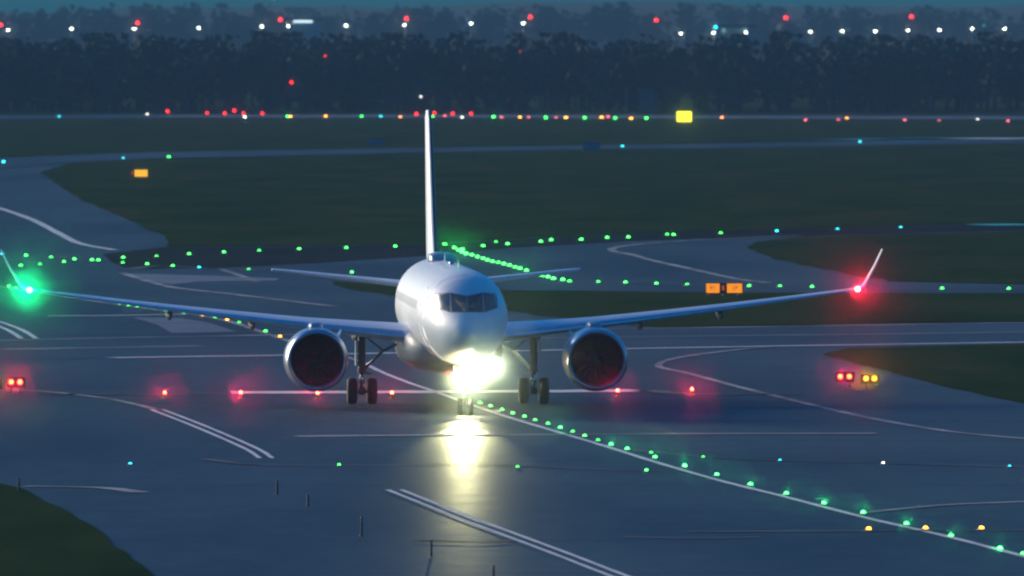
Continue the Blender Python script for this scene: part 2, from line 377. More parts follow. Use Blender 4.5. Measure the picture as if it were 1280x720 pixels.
for s in (-1, 1):
    fr = front_patch('window_frame', ((s*.0, 4.00, 4.60), (s*.62, 3.98, 4.72)), M['seal'], .012, air)
    front_patch('windshield', ((s*.04, 4.05, 4.56), (s*.58, 4.02, 4.67)), M['glass'], .025, fr)
    fr = front_patch('window_frame', ((s*.64, 3.98, 4.72), (s*1.20, 4.12, 4.66)), M['seal'], .012, air)
    front_patch('cockpit_side_window', ((s*.68, 4.03, 4.67), (s*1.15, 4.15, 4.61)), M['glass'], .025, fr)
    for x0, x1 in ((.10, .46),):
        wp = MB().tube((s*x0, front_y(s*x0, 4.03)-.05, 4.03), (s*x1, front_y(s*x1, 4.5)-.05, 4.5), .014, n=6)
        wp.build('wiper', M['black'], air)
# cabin windows, passenger doors
def flank_patch(name, s, y0, y1, z0, z1, m, off, parent, loc=None):
    vs = []; ny, nz = 3, 3
    for i in range(ny+1):
        y = y0+(y1-y0)*i/ny; hw, zt, zb = st_at(y)
        for j in range(nz+1):
            z = z0+(z1-z0)*j/nz
            x = hw*math.sqrt(max(0, 1-((z-(zt+zb)/2)/((zt-zb)/2))**2)); vs.append(Vector((s*(x+off), y, z)))
    fs = [(i*(nz+1)+j, (i+1)*(nz+1)+j, (i+1)*(nz+1)+j+1, i*(nz+1)+j+1) for i in range(ny) for j in range(nz)]
    return mk(name, vs, fs, m, parent, True)
for s in (-1, 1):
    proto = flank_patch('cabin_window', s, -11.12, -10.88, 3.98, 4.30, M['cabin_white'], .008, air)
    for k in range(1, 26):
        c = proto.copy(); COL.objects.link(c); c.parent = air; c.location = (0, k*.76, 0)
    for y in (-13.3, 10.2):
        d = flank_patch('door', s, y, y+.82, 2.95, 4.85, M['seal'], .006, air)
        flank_patch('door_panel', s, y+.03, y+.79, 2.98, 4.82, M['white_gloss'], .012, d)

# wings
def foil(c, t, n=14):
    """closed section: x along the chord from the leading edge, z thickness"""
    xs = [.5*(1-math.cos(math.pi*k/n)) for k in range(n+1)]
    yt = lambda x: 5*t*(.2969*math.sqrt(x)-.126*x-.3516*x*x+.2843*x**3-.1036*x**4)
    up = [(x*c, (yt(x)*1.1+.02*math.sin(math.pi*x))*c) for x in xs]; lo = [(x*c, (-yt(x)*.9+.02*math.sin(math.pi*x))*c) for x in xs]
    return up+lo[-2:0:-1]
def wing_z(t): return 2.66+1.75*(t*.84+t*t*.16)
def wing_sec(s, x):
    t = (x-1.2)/(16.45-1.2); le = -4.6+t*7.9
    te = 2.25 if x < 5.6 else 2.25+(x-5.6)*.245
    c = te-le if t < 1 else 1.7; th = .112-.056*t; z = wing_z(max(0, t))
    return [Vector((s*x, le+a, z+b)) for a, b in foil(c, th)]
for s in (-1, 1):
    mb = MB(); mb.loft([wing_sec(s, x) for x in (1.2, 2.2, 3.4, 4.6, 5.6, 7, 9, 11, 13, 15, 16.0, 16.45)], True)
    wing = autosmooth(mb.build('wing', M['wing_paint'], air, True), 50)
    sl_ = []
    for x in (1.9, 3.4, 4.6, 5.6, 7, 9, 11, 13, 15, 16.2):
        ring = wing_sec(s, x); le_pts = ring[-6:]+ring[:3]; cen = ring[8]*.5+ring[-8]*.5
        sl_.append([p+(p-cen).normalized()*.006 for p in le_pts])
    V = [p for rr_ in sl_ for p in rr_]; n_ = 9
    F = [(i*n_+j, i*n_+j+1, (i+1)*n_+j+1, (i+1)*n_+j) for i in range(len(sl_)-1) for j in range(n_-1)]
    mk('leading_edge_slat', V, F, M['slat'], wing, True)  # metal strip added so the leading edge catches a bright sky line
    # winglet: blends up and outboard
    rings = []
    for x, z, le, c, nx in ((16.45, wing_z(1), 3.3, 1.62, 0), (16.68, wing_z(1)+.10, 3.52, 1.42, .35), (16.85, wing_z(1)+.34, 3.82, 1.2, .75), (17.2, wing_z(1)+.92, 4.35, .9, .83), (17.52, wing_z(1)+1.56, 4.9, .6, .85)):
        a_ = nx; rings.append([Vector((s*(x-b*math.sin(a_)*1), le+a, z+b*math.cos(a_))) for a, b in foil(c, .10)])
    wl = autosmooth(MB().loft(rings, True).build('winglet', M['white_gloss'], wing, True), 50)
    for x, ln in ((3.6, 2.6), (7.65, 3.0), (10.9, 2.6)):
        t = (x-1.2)/15.25; z = wing_z(t); le = -4.6+t*7.9; te = 2.25 if x < 5.6 else 2.25+(x-5.6)*.245
        y1 = te+.7; y0 = y1-ln; prof = []
        for k in range(9):
            u = k/8; r = math.sin(math.pi*min(1, max(.02, u*.98+.01)))**.6
            prof.append([Vector((s*x+.15*r*math.cos(q*math.pi/6), y0+(y1-y0)*u, z-.24+.06*u+(.27*r if math.sin(q*math.pi/6) < 0 else .10*r)*math.sin(q*math.pi/6))) for q in range(12)])
        autosmooth(MB().loft(prof, True).build('flap_track_fairing', M['seal'], wing, True))
    # navigation lamp at the tip, in a clear blister on the leading edge
    nl = MB(); nl.rev([(-.16, .02), (-.13, .075), (-.04, .11), (.05, .11), (.09, .03)], 'Y', 14, (s*16.40, 3.34, wing_z(1)+.02), True)
    col = (0.02, 1.0, 0.16) if s < 0 else (1.0, .04, .02)
    nl.build('navigation_lamp', emit('green_navigation_lens' if s < 0 else 'red_navigation_lens', col, 140 if s < 0 else 90), wing, True)
    ld = bpy.data.lights.new('navigation_beam', 'SPOT'); ld.energy = 950 if s < 0 else 850; ld.color = (0.0, 1, .22) if s < 0 else (1, .0, .02)
    ld.spot_size = R(18); ld.spot_blend = .8; ld.shadow_soft_size = .05
    lo_ = bpy.data.objects.new('navigation_beam', ld); COL.objects.link(lo_); lo_.parent = wing; lo_.location = (s*16.50, 3.1, wing_z(1)+.04)
    lo_.rotation_euler = (R(90+14), 0, R(180) if False else 0); lo_.rotation_euler = Vector((-s*.03, -1, .09)).to_track_quat('-Z', 'Y').to_euler()

# wing-to-body fairing
rings = []
for y, hw, zt, zb in ((-6.9, .5, 2.3, 1.9), (-6.4, 1.2, 2.7, 1.62), (-5.6, 1.72, 3.05, 1.46), (-4.4, 1.95, 3.28, 1.36), (-2, 2.02, 3.35, 1.32), (1.5, 2.02, 3.3, 1.34), (3.4, 1.9, 3.1, 1.5), (4.8, 1.5, 2.8, 1.7), (5.8, .7, 2.3, 1.88)):
    zc, hh = (zt+zb)/2, (zt-zb)/2
    rings.append([Vector((hw*math.copysign(abs(math.sin(a))**.75, math.sin(a)), y, zc+hh*math.copysign(abs(math.cos(a))**.75, math.cos(a)))) for a in [2*math.pi*k/32 for k in range(32)]])
autosmooth(MB().loft(rings, True).build('belly_fairing', M['belly_grey'], air, True), 60)

# tail
def fin_ring(z, le, c, th): return [Vector((b, le+a, z)) for a, b in foil2(c, th)]
def foil2(c, t, n=12):
    xs = [.5*(1-math.cos(math.pi*k/n)) for k in range(n+1)]
    yt = lambda x: 5*t*(.2969*math.sqrt(x)-.126*x-.3516*x*x+.2843*x**3-.1036*x**4)
    return [(x*c, yt(x)*c) for x in xs]+[(x*c, -yt(x)*c) for x in xs[-2:0:-1]]
fin = MB().loft([fin_ring(5.1, 11.6, 6.3, .07), fin_ring(5.7, 12.5, 5.4, .085), (fin_ring(6.6, 13.25, 4.9, .09)), fin_ring(9, 15.3, 3.75, .095), fin_ring(11.1, 17.05, 2.75, .10), fin_ring(11.42, 17.5, 2.2, .08)], True)
fino = autosmooth(fin.build('vertical_stabiliser', M['white_gloss'], air, True), 50)
fino.data.materials.append(M['maroon'])
for p in fino.data.polygons:
    if p.normal.x > .05 and p.center.z > 5.9: p.material_index = 1  # port faces of the fin coloured dark maroon
rud = MB().loft([fin_ring(5.9, 16.62, 1.55, .05), fin_ring(10.95, 18.85, 1.0, .05)], True)
autosmooth(rud.build('rudder', M['wing_paint'], fino, True), 50)
for s in (-1, 1):
    rg = []
    for x, le, c, z in ((.3, 16.0, 3.6, 4.28), (1.2, 16.7, 3.1, 4.38), (3.5, 18.1, 2.2, 4.62), (5.9, 19.6, 1.45, 4.86), (6.3, 19.95, 1.0, 4.9)):
        rg.append([Vector((s*x, le+a, z+b)) for a, b in foil2(c, .095)])
    autosmooth(MB().loft(rg, True).build('horizontal_stabiliser', M['wing_paint'], air, True), 50)
# satellite antenna radome on the crown with a blade aerial ahead of it
rings = []
for y, hw, h in ((4.6, .30, .05), (4.85, .46, .26), (5.2, .52, .36), (6.8, .52, .36), (7.6, .42, .24), (8.2, .2, .03)):
    rings.append([Vector((hw*math.copysign(abs(math.sin(a))**.5, math.sin(a)), y, 5.5+(h if math.cos(a) > 0 else .08)*math.copysign(abs(math.cos(a))**.5, math.cos(a)))) for a in [2*math.pi*k/20 for k in range(20)]])
autosmooth(MB().loft(rings, True).build('antenna_radome', M['nacelle'], air, True), 60)
for y, z, h in ((-9.5, 5.5, .32), (2.6, 5.5, .36)):
    autosmooth(MB().loft([[Vector((b, y+a, z)) for a, b in foil2(.42, .1)], [Vector((b, y+.2+a, z+h)) for a, b in foil2(.2, .1)]], True).build('blade_antenna', M['white_gloss'], air, True))
# beacons
MB().rev([(-.16, .02), (-.13, .07), (-.05, .10), (0, .11)], 'Z', 14, (0, -1.5, 1.34), True).build('beacon', emit('red_beacon_lens', (1, .03, .02), 14), air, True)
MB().rev([(0, .11), (.05, .10), (.12, .07), (.15, .02)], 'Z', 14, (0, -3.2, 5.54), True).build('beacon', M['lip'], air, True)
bl = bpy.data.lights.new('beacon_glow', 'POINT'); bl.energy = 25; bl.color = (1, .04, .03); bl.shadow_soft_size = .1
bo = bpy.data.objects.new('beacon_glow', bl); COL.objects.link(bo); bo.parent = air; bo.location = (0, -1.5, 1.1)

# engines
for s in (-1, 1):
    c = Vector((s*5.42, 0, 1.93))
    outer = [(-8.16, 1.02), (-8.23, 1.07), (-8.2, 1.13), (-8.05, 1.18), (-7.7, 1.225), (-7.0, 1.25), (-6.2, 1.25), (-5.2, 1.19), (-4.4, 1.08), (-4.0, 1.0), (-4.0, .96), (-5.5, .96), (-6.8, .96)]
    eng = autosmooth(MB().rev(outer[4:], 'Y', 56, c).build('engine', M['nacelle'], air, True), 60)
    autosmooth(MB().rev([(-7.95, .965), (-8.16, 1.02), (-8.23, 1.06), (-8.235, 1.09), (-8.2, 1.13), (-8.05, 1.18), (-7.7, 1.227)], 'Y', 56, c).build('inlet_lip', M['lip'], eng, True), 60)
    autosmooth(MB().rev([(-7.95, .963), (-7.6, .945), (-7.2, .94), (-6.95, .945)], 'Y', 56, c).build('inlet_duct', M['duct'], eng, True), 60)
    autosmooth(MB().rev([(-7.72, .01), (-7.68, .06), (-7.55, .16), (-7.35, .25), (-7.1, .31), (-7.02, .31)], 'Y', 24, c, True).build('spinner', M['spinner'], eng, True), 50)
    fan = MB()
    for k in range(18):
        a0 = 2*math.pi*k/18; vs = []
        for j in range(6):
            r = .30+(.935-.30)*j/5; tw = .35+.55*j/5; w_ = .13+.035*j
            for sg in (-1, 1):
                ang = a0+sg*w_*math.sin(tw)/r*.62+.12*(j/5)**2
                vs.append(c+Vector((r*math.cos(ang), -7.12+sg*w_*math.cos(tw)*.5, r*math.sin(ang))))
        vs2 = [v+Vector((0, .012, 0)) for v in vs]
        fan.add(vs+vs2, [(2*j, 2*j+1, 2*j+3, 2*j+2) for j in range(5)]+[(12+2*j, 12+2*j+2, 12+2*j+3, 12+2*j+1) for j in range(5)])
    autosmooth(fan.build('fan', M['fan'], eng, True), 30)
    MB().rev([(-6.9, .0), (-6.9, .95)], 'Y', 40, c).build('stator_ring', M['black'], eng)
    autosmooth(MB().rev([(-5.4, .72), (-4.0, .66), (-3.2, .52), (-3.0, .46), (-3.3, .44)], 'Y', 32, c).build('core_cowl', M['steel'], eng, True), 50)
    autosmooth(MB().rev([(-3.9, .36), (-3.0, .28), (-2.4, .05)], 'Y', 24, c, True).build('exhaust_cone', M['steel'], eng, True), 50)
    # pylon, its rounded front end standing on top of the cowl
    rg = []
    for y, hw, zt, zb in ((-7.0, .12, 3.16, 3.08), (-6.9, .22, 3.30, 3.05), (-6.5, .27, 3.37, 3.0), (-5.4, .27, 3.35, 2.9), (-4.0, .26, 3.22, 2.6), (-2.6, .2, 3.05, 2.5), (-1.2, .06, 2.95, 2.7)):
        zc, hh = (zt+zb)/2, (zt-zb)/2
        rg.append([Vector((s*5.42+hw*math.copysign(abs(math.sin(a))**.6, math.sin(a)), y, zc+hh*math.copysign(abs(math.cos(a))**.6, math.cos(a)))) for a in [2*math.pi*k/20 for k in range(20)]])
    autosmooth(MB().loft(rg, True).build('pylon', M['nacelle'], eng, True), 60)
    # strakes
    MB().add([c+Vector((-s*.88, -7.2, .86)), c+Vector((-s*.80, -6.2, .95)), c+Vector((-s*1.02, -6.2, 1.16)), c+Vector((-s*.895, -7.2, .88)), c+Vector((-s*.82, -6.2, .97)), c+Vector((-s*1.0, -6.2, 1.17))], [(0, 1, 2), (3, 5, 4), (0, 2, 5, 3), (0, 3, 4, 1), (1, 4, 5, 2)]).build('strake', M['nacelle'], eng)

# undercarriage
def wheel(parent, x, y, r, w_):
    t = MB().rev([(-w_*.30, r*.52), (-w_*.44, r*.62), (-w_*.5, r*.80), (-w_*.42, r*.93), (-w_*.25, r*.985), (0, r), (w_*.25, r*.985), (w_*.42, r*.93), (w_*.5, r*.80), (w_*.44, r*.62), (w_*.30, r*.52)], 'X', 36, (x, y, r))
    wo_ = autosmooth(t.build('wheel', M['rubber'], parent, True), 50)
    autosmooth(MB().rev([(-w_*.36, .02), (-w_*.36, r*.2), (-w_*.26, r*.25), (-w_*.22, r*.5), (-w_*.32, r*.54), (w_*.32, r*.54), (w_*.22, r*.5), (w_*.26, r*.25), (w_*.36, r*.2), (w_*.36, .02)], 'X', 28, (x, y, r), True).build('rim', M['pole'], wo_, True), 30)
for s in (-1, 1):
    X = s*3.38
    g_ = MB(); g_.tube((X, .15, 3.0), (X, 0, 1.35), .155, .14, 16); g_.tube((X, 0, 1.40), (X, 0, 1.25), .19, .17, 16); g_.tube((X, 0, .62), (X, 0, .36), .13, .12, 14)
    g_.tube((X-.44, 0, .5), (X+.44, 0, .5), .075, n=12)
    g_.tube((X, .14, 1.25), (X, .36, .92), .045, n=8); g_.tube((X, .36, .92), (X, .12, .58), .04, n=8)
    g_.tube((X-.13, .05, 2.3), (X-.13, 0, 1.0), .02, n=6)
    gear = autosmooth(g_.build('main_landing_gear', M['steel'], air, True), 40)
    MB().tube((X, 0, 1.30), (X, 0, .58), .095, n=16).build('oleo_strut', M['chrome'], gear, True)
    b_ = MB(); b_.tube((X-s*.12, 0, 1.42), (X-s*.85, .1, 2.1), .055, n=8); b_.tube((X-s*.85, .1, 2.1), (X-s*1.35, .1, 2.35), .055, n=8); b_.tube((X-s*.85, .1, 2.1), (X-s*.2, .1, 2.6), .035, n=8)
    b_.build('side_brace', M['steel'], gear, True)
    MB().box((X+s*.24, .05, 2.0), (.045, .75, 1.0), .02).build('gear_door', M['wing_paint'], gear)
    # torque arm cover, pale blue
    MB().box((X-s*.22*1, -.16, 1.22), (.34, .05, .10), .02).build('brake_line_bracket', M['pole'], gear)
    wheel(gear, X-.39, 0, .52, .40); wheel(gear, X+.39, 0, .52, .40)
    for w__ in gear.children:
        pass
YN = -15.1
g_ = MB(); g_.tube((0, YN+.35, 2.2), (0, YN, .95), .10, .09, 14); g_.tube((0, YN, .6), (0, YN, .30), .07, .08, 12); g_.tube((-.26, YN, .34), (.26, YN, .34), .05, n=10)
g_.tube((0, YN+.08, .95), (0, YN+.9, 1.95), .045, n=8); g_.tube((-.26, YN-.02, 1.42), (.26, YN-.02, 1.42), .03, n=8)
nose = autosmooth(g_.build('nose_landing_gear', M['steel'], air, True), 40)
MB().tube((0, YN, .97), (0, YN, .5), .06, n=14).build('oleo_strut', M['chrome'], nose, True)
wheel(nose, -.2, YN, .34, .2); wheel(nose, .2, YN, .34, .2)
for s in (-1, 1): MB().box((s*.42, YN+.1, 1.62), (.03, 1.3, .55), .012).build('gear_door', M['white_gloss'], nose)
LAMP = emit('landing_lamp_glass', (1.0, .78, .42), 900, False)
def beam(parent, loc, energy, size, d, nm='lamp_beam', col=(1, .86, .52), blend=.9, rad=.12):
    ld = bpy.data.lights.new(nm, 'SPOT'); ld.energy = energy; ld.color = col; ld.spot_size = R(size); ld.spot_blend = blend; ld.shadow_soft_size = rad
    o = bpy.data.objects.new(nm, ld); COL.objects.link(o); o.parent = parent; o.location = loc
    o.rotation_euler = Vector(d).to_track_quat('-Z', 'Y').to_euler(); return o
for x, z, e in ((-.05, 1.32, 1), (.22, 1.42, 1.2), (.26, 1.62, 1)):
    cz = (x, YN-.16, z)
    can = MB().rev([(.16, .06), (.12, .11), (.0, .135), (-.02, .14), (-.02, .12), (.03, .115)], 'Y', 20, cz).build('landing_light', M['steel'], nose, True)
    MB().rev([(.0, .118), (-.012, .09), (-.02, .02)], 'Y', 20, cz, True).build('lamp_lens', LAMP, can, True)
beam(nose, (.2, YN-.3, 1.45), 1600, 14, (-.03, -1, .04), col=(1, .70, .26))
beam(nose, (-.05, YN-.3, 1.32), 30000, 13.2, (-.046, -1, -.088), col=(1, .78, .36), blend=1)
beam(nose, (-.05, YN-.3, 1.36), 170000, 6.8, (-.046, -1, -.046), col=(1, .78, .36), blend=.8)
cz = (1.52, -6.12, 1.60)
can = MB().rev([(.3, .08), (.12, .13), (.0, .16), (-.02, .16), (-.02, .14), (.03, .135)], 'Y', 20, cz).build('landing_light', M['steel'], air, True)
MB().rev([(.0, .138), (-.012, .1), (-.02, .02)], 'Y', 20, cz, True).build('lamp_lens', LAMP, can, True)
beam(air, (1.52, -6.3, 1.6), 450, 14, (0, -1, .04), col=(1, .78, .42))

# ------------------------------------------------------------------ airfield lamps
ORD = 'first second third fourth fifth sixth seventh eighth ninth tenth eleventh twelfth thirteenth fourteenth fifteenth sixteenth seventeenth eighteenth nineteenth twentieth twenty-first twenty-second twenty-third twenty-fourth twenty-fifth twenty-sixth twenty-seventh twenty-eighth twenty-ninth thirtieth'.split()
COLS = {'green': (.06, 1.0, .10), 'cyan': (.03, .8, .9), 'amber': (1.0, .34, .02), 'orange': (1.0, .25, .05), 'red': (1.0, .015, .012), 'stop': (1.0, .10, .02), 'pink': (1.0, .12, .16), 'white': (1.0, .97, .80)}
EM = {}
def em(c, st, sample=False):
    k = (c, st, sample)
    if k not in EM: EM[k] = emit('%s_lamp_lens' % c, COLS[c], st, sample)
    return EM[k]
PROTO = {}
def inset_light(col, st, r, sample):
    k = ('i', col, st, r, sample)
    if k not in PROTO:
        h = MB().rev([(0, r*1.9), (.02, r*1.8), (.035, r*1.2), (.035, r*.9)], 'Z', 18, (0, 0, 0), True).build('taxiway_light', M['metal'])
        l = MB().rev([(.03, r), (.03+r*.45, r*.92), (.03+r*.85, r*.6), (.03+r, r*.12)], 'Z', 16, (0, 0, 0), True).build('lens', em(col, st, sample), h, True)
        PROTO[k] = h; return h
    return copy_tree(PROTO[k])
def edge_light(col, st, r, h, sample, name='edge_light'):
    k = ('e', col, st, r, h, sample, name)
    if k not in PROTO:
        b = MB().rev([(0, .14), (.03, .12), (.05, .04), (h, .035), (h+.01, r*1.1), (h+.05, r*1.1)], 'Z', 14, (0, 0, 0), True).build(name, M['yellow_case'])
        MB().rev([(h+.045, r), (h+.05+r, r*.95), (h+.05+r*1.8, r*.6), (h+.05+r*2, r*.1)], 'Z', 14, (0, 0, 0), True).build('lens', em(col, st, sample), b, True)
        PROTO[k] = b; return b
    return copy_tree(PROTO[k])
def place_row(pts, col, st, r, label, group, cat='taxiway light', z=.012, kind='inset', h=.3, sample=False):
    """pts are picture points; label has {} for the ordinal"""
    out = []
    for i, p in enumerate(pts):
        c = p[2] if len(p) > 2 else col; k = p[3] if len(p) > 3 else 1.0
        base = G(p[0], p[1], z)
        o = inset_light(c, round(st*k, 1), r, sample) if kind == 'inset' else edge_light(c, round(st*k, 1), r, h, sample, 'edge_light')
        o.location = base; tag(o, label.format(ORD[i] if i < len(ORD) else 'last', c), cat, group); out.append(o)
    return out
DZ = .03
near_line = [(600, 505), (613, 509), (627.5, 513.5), (641, 518), (655.7, 522), (669, 526.5), (685, 531), (700.5, 536), (716, 541), (731, 546.3), (747.6, 551.8), (764, 557), (784, 562.5), (819, 573), (856, 584), (896, 594.8), (938, 607), (983, 618.5), (1030, 630.5), (1079, 642.5), (1133, 656.5), (1189, 671.5), (1250, 687.5), (1279, 694)]
kk = [1, 1, 1, .8, .9, .5, .8, 1.6, .6, .9, .5, 1.2, 1.3, 1.3, 2.4, 1.6, 1.4, 1.4, 1.8, 1.8, 1.7, 1.3, 2.2, 1]
near_line = [(x, y, 'green', k) for (x, y), k in zip(near_line, kk)]
nl_ = place_row(near_line, 'green', 9, .07, '{} {} lamp from the nose wheels along the foreground diagonal line', 'green lamps along the diagonal line in front of the jet', z=DZ)
for o_, (x_, y_, c_, k_) in zip(nl_, near_line):
    if k_ >= 1.2: beam(o_, (0, -.1, .12), 9*k_, 9, (0, -1, .06), 'lamp_beam', (.02, 1, .25), .6, .03)
place_row([(11, 359), (20, 361.3), (150, 381), (161, 382.8), (172, 384.3), (184, 385.4), (195.5, 387), (208, 389), (231, 392.3), (269, 397.8), (299, 404.3, 'green', .4), (332, 415.3)], 'green', 8, .085, '{} {} lamp from the left along the curved line passing under the green-tipped wing', 'green lamps on the curve under the left wing', z=DZ)
place_row([(254, 395.5), (284, 401), (316, 410.6), (350, 422)], 'amber', 10, .09, '{} {} lamp from the left between green ones left of the left engine', 'amber lamps on the curve beside the left engine', z=DZ)
place_row([(4.5, 203.3, 'cyan'), (211, 197), (154, 198.5, 'cyan', .3)], 'green', 10, .16, '{1} lamp on the far pale taxiway above the left grass, {0} of three', 'lamps on the far left taxiway', z=.07)
place_row([(778, 183.6), (1075, 178)], 'cyan', 6, .16, '{} {} speck on the thin far taxiway right of the tail', 'cyan lamps on the thin far taxiway', z=.07)
place_row([(3, 318.5, 'cyan', .6), (32.5, 320.5), (64, 322.7, 'green', .4), (93, 325), (115, 326), (123, 326.3), (154, 323), (196, 321.3, 'green', .3), (236.5, 318.5), (280, 316.2), (324, 314.3, 'green', .5), (374, 312.3), (433, 310.8), (494, 309)], 'green', 9, .11, '{} {} lamp from the left in the upper row left of the tail fin', 'green lamps in the upper row left of the tail', z=DZ)
place_row([(26, 333), (50, 331.3, 'green', .4), (80, 328.3), (153.5, 329.4, 'green', .5), (184, 331), (216, 333.3), (249, 335.3, 'cyan', .5), (311, 337.7, 'green', .3), (440, 341.5, 'green', 1)], 'green', 9, .10, '{} {} lamp from the left in the lower row above the left wing', 'green lamps in the lower row above the left wing', z=DZ)
place_row([(604, 308.5), (620, 303.5, 'green', .3), (634.5, 306), (676, 303), (689, 301), (726.5, 300.5), (759, 298), (785.5, 297.5), (834, 294, 'green', .5), (842, 294.4), (901, 292.3, 'green', .6), (971, 289.8, 'cyan', .6), (1047, 287.2, 'cyan', .3), (1126, 285.2, 'cyan', .3)], 'green', 10, .12, '{} {} lamp rightwards from the tail fin along the dark asphalt band', 'green lamps in the long row right of the tail', z=DZ)
dense = [(556, 306.5, 'green', .9), (568, 311), (573, 314), (578, 313), (578, 316.5), (583, 318.5), (590, 320), (597, 322.5), (604, 324.5), (609.5, 326.5), (616, 328.3), (623, 329.6, 'green', .7), (630, 331.2), (637, 333), (644, 335.3, 'green', .7), (650, 337), (658, 339.4), (678, 346.3, 'green', .7), (685, 347.6), (692, 349.6), (703.5, 351), (712, 353, 'green', .4)]
dn_ = place_row(dense, 'green', 9, .13, '{} {} lamp from the tail in the dense slanting string', 'green lamps in the dense string beside the tail', z=DZ)
for o_ in dn_[:6]+dn_[16:20:2]: beam(o_, (0, -.15, .16), 25, 9, (0, -1, .05), 'lamp_beam', (.05, 1, .12), .6, .04)
place_row([(748, 353.4, 'green', .6), (782, 354), (820.5, 355.5), (859, 356.6, 'green', .5), (936.5, 358.6), (975, 358.8, 'green', .6), (1015, 359.6), (1177.6, 361.7), (1261, 362)], 'green', 8, .10, '{} {} lamp from the left in the row above the right wing', 'green lamps in the row above the right wing', z=DZ)
place_row([(163, 581, 'cyan', .6), (424, 582.5), (647, 585, 'green', .6), (808, 589.3, 'green', 2)], 'green', 7, .055, '{} faint {} lamp from the left on the thin foreground seam', 'sparse lamps on the foreground seam', z=DZ)
place_row([(814, 567), (879, 572.5, 'green', .6), (975, 576.6, 'cyan', .5), (1104, 580.3, 'white', 1), (1262, 584, 'cyan', .5)], 'green', 7, .05, '{} tiny {} lamp from the left above the diagonal lamps at right', 'tiny lamps on the faint right line', z=DZ)
place_row([(1086, 663), (1157, 662), (1227, 662)], 'amber', 12, .075, '{} of three {} lamps from the left near the lower right corner', 'amber lamps near the lower right corner', z=DZ)
# far row along the distant runway
far = [(74, 146.3, 'cyan', .3), (184, 143.6, 'white', .4), (306, 147, 'white', .8), (359.5, 146.4, 'green', 1), (363.5, 146.5, 'amber', .8), (407, 146, 'amber', 1), (452, 146.4, 'green', .7), (476, 146.3, 'cyan', .4), (500.5, 147, 'orange', .8), (540.5, 146.6, 'green', .7), (556, 145.5, 'pink', .4), (577.5, 147.5, 'white', .5), (617, 147, 'green', 1.2), (627, 147.4, 'pink', .4), (650, 147.5, 'amber', 1), (661, 147.4, 'pink', .3), (682, 148, 'green', 1.2), (695, 147.8, 'pink', .3), (707.5, 148, 'amber', 1.4), (731, 148, 'green', 1.2), (752, 147.6, 'amber', 1.3), (760, 146.6, 'pink', .5), (769, 148.5, 'green', 1), (789, 148.9, 'amber', 1.3), (808, 148.6, 'green', 1.2), (902.5, 147.8, 'orange', .9)]
place_row(far, 'green', 12, .22, '{} lamp from the left, {}, in the dotted row along the far runway', 'coloured lamps in the row along the far runway', z=.08, cat='runway light')
place_row([(1007, 151, 'pink', .6), (1048, 150.4, 'pink', .3), (1058.5, 148.4, 'amber', .9), (1131, 151, 'pink', .5), (1174, 151.5, 'pink', .2), (1222, 150, 'white', .3), (1260, 152, 'pink', .5)], 'pink', 10, .22, '{} dim {} lamp from the left beyond the yellow sign, far runway', 'dim lamps right of the yellow sign', z=.08, cat='runway light')
# stop bar: red lamps standing on the holding line
reds = [(206, 494, 1), (301, 494, 1.1), (397, 494.5, .12), (490, 494.2, .18), (772, 491.5, .12), (865, 489.8, .8)]
lab = ['far left red stop bar lamp, alone left of the white bar', 'red stop bar lamp at the left end of the white bar', 'red stop bar lamp below the left engine', 'red stop bar lamp just right of the left main wheels', 'red stop bar lamp below the right engine', 'red stop bar lamp alone right of the white bar end']
for (x, y, k), lb in zip(reds, lab):
    o = edge_light('stop', 30, .055, .14, False, 'stop_bar_light'); o.location = G(x, y+4, DZ); tag(o, lb, 'stop bar light', 'red stop bar lamps across the taxiway')
    beam(o, (0, -.2, .24), 190*k, 13, (0, -1, .08), 'lamp_beam', (1, 0, .03), .6, .04)
def twin(px, py, cols, label, gap):
    base = G(px, py, .02); b = MB(); b.box((0, .04, .42), (gap+.42, .16, .42), .03)
    for s in (-1, 1): b.tube((s*gap*.5, .05, .02), (s*gap*.5, .05, .3), .03, n=8); b.tube((s*gap*.5, .05, 0), (s*gap*.5, .05, .03), .09, n=10)
    o = b.build('guard_light', M['black']); o.location = base
    for s, c in zip((-1, 1), cols):
        ln = MB().rev([(-.04, .10), (-.07, .085), (-.09, .03)], 'Y', 16, (s*gap/2, 0, .44), True).build('lens', em('stop' if c == 'red' else 'orange', 12 if c == 'red' else 4), o, True)
        beam(o, (s*gap/2, -.35, .44), 170 if c == 'red' else 90, 13, (0, -1, .08), 'lamp_beam', (1, 0, .03) if c == 'red' else (1, .3, .0), .6, .04)
    return tag(o, label, 'guard light', 'twin guard lights beside the taxiway')
twin(19.5, 491, ('red', 'red'), 'pair of bright red guard lamps at the left edge below the green wingtip', .36)
twin(1056, 484, ('red', 'red'), 'pair of bright red guard lamps beside the right-hand grass edge', .37)
twin(1087.5, 486.5, ('amber', 'amber'), 'pair of amber guard lamps just right of the red pair by the grass', .34)
twin(-9, 493, ('amber', 'amber'), 'amber guard lamps cut by the left picture edge', .34)

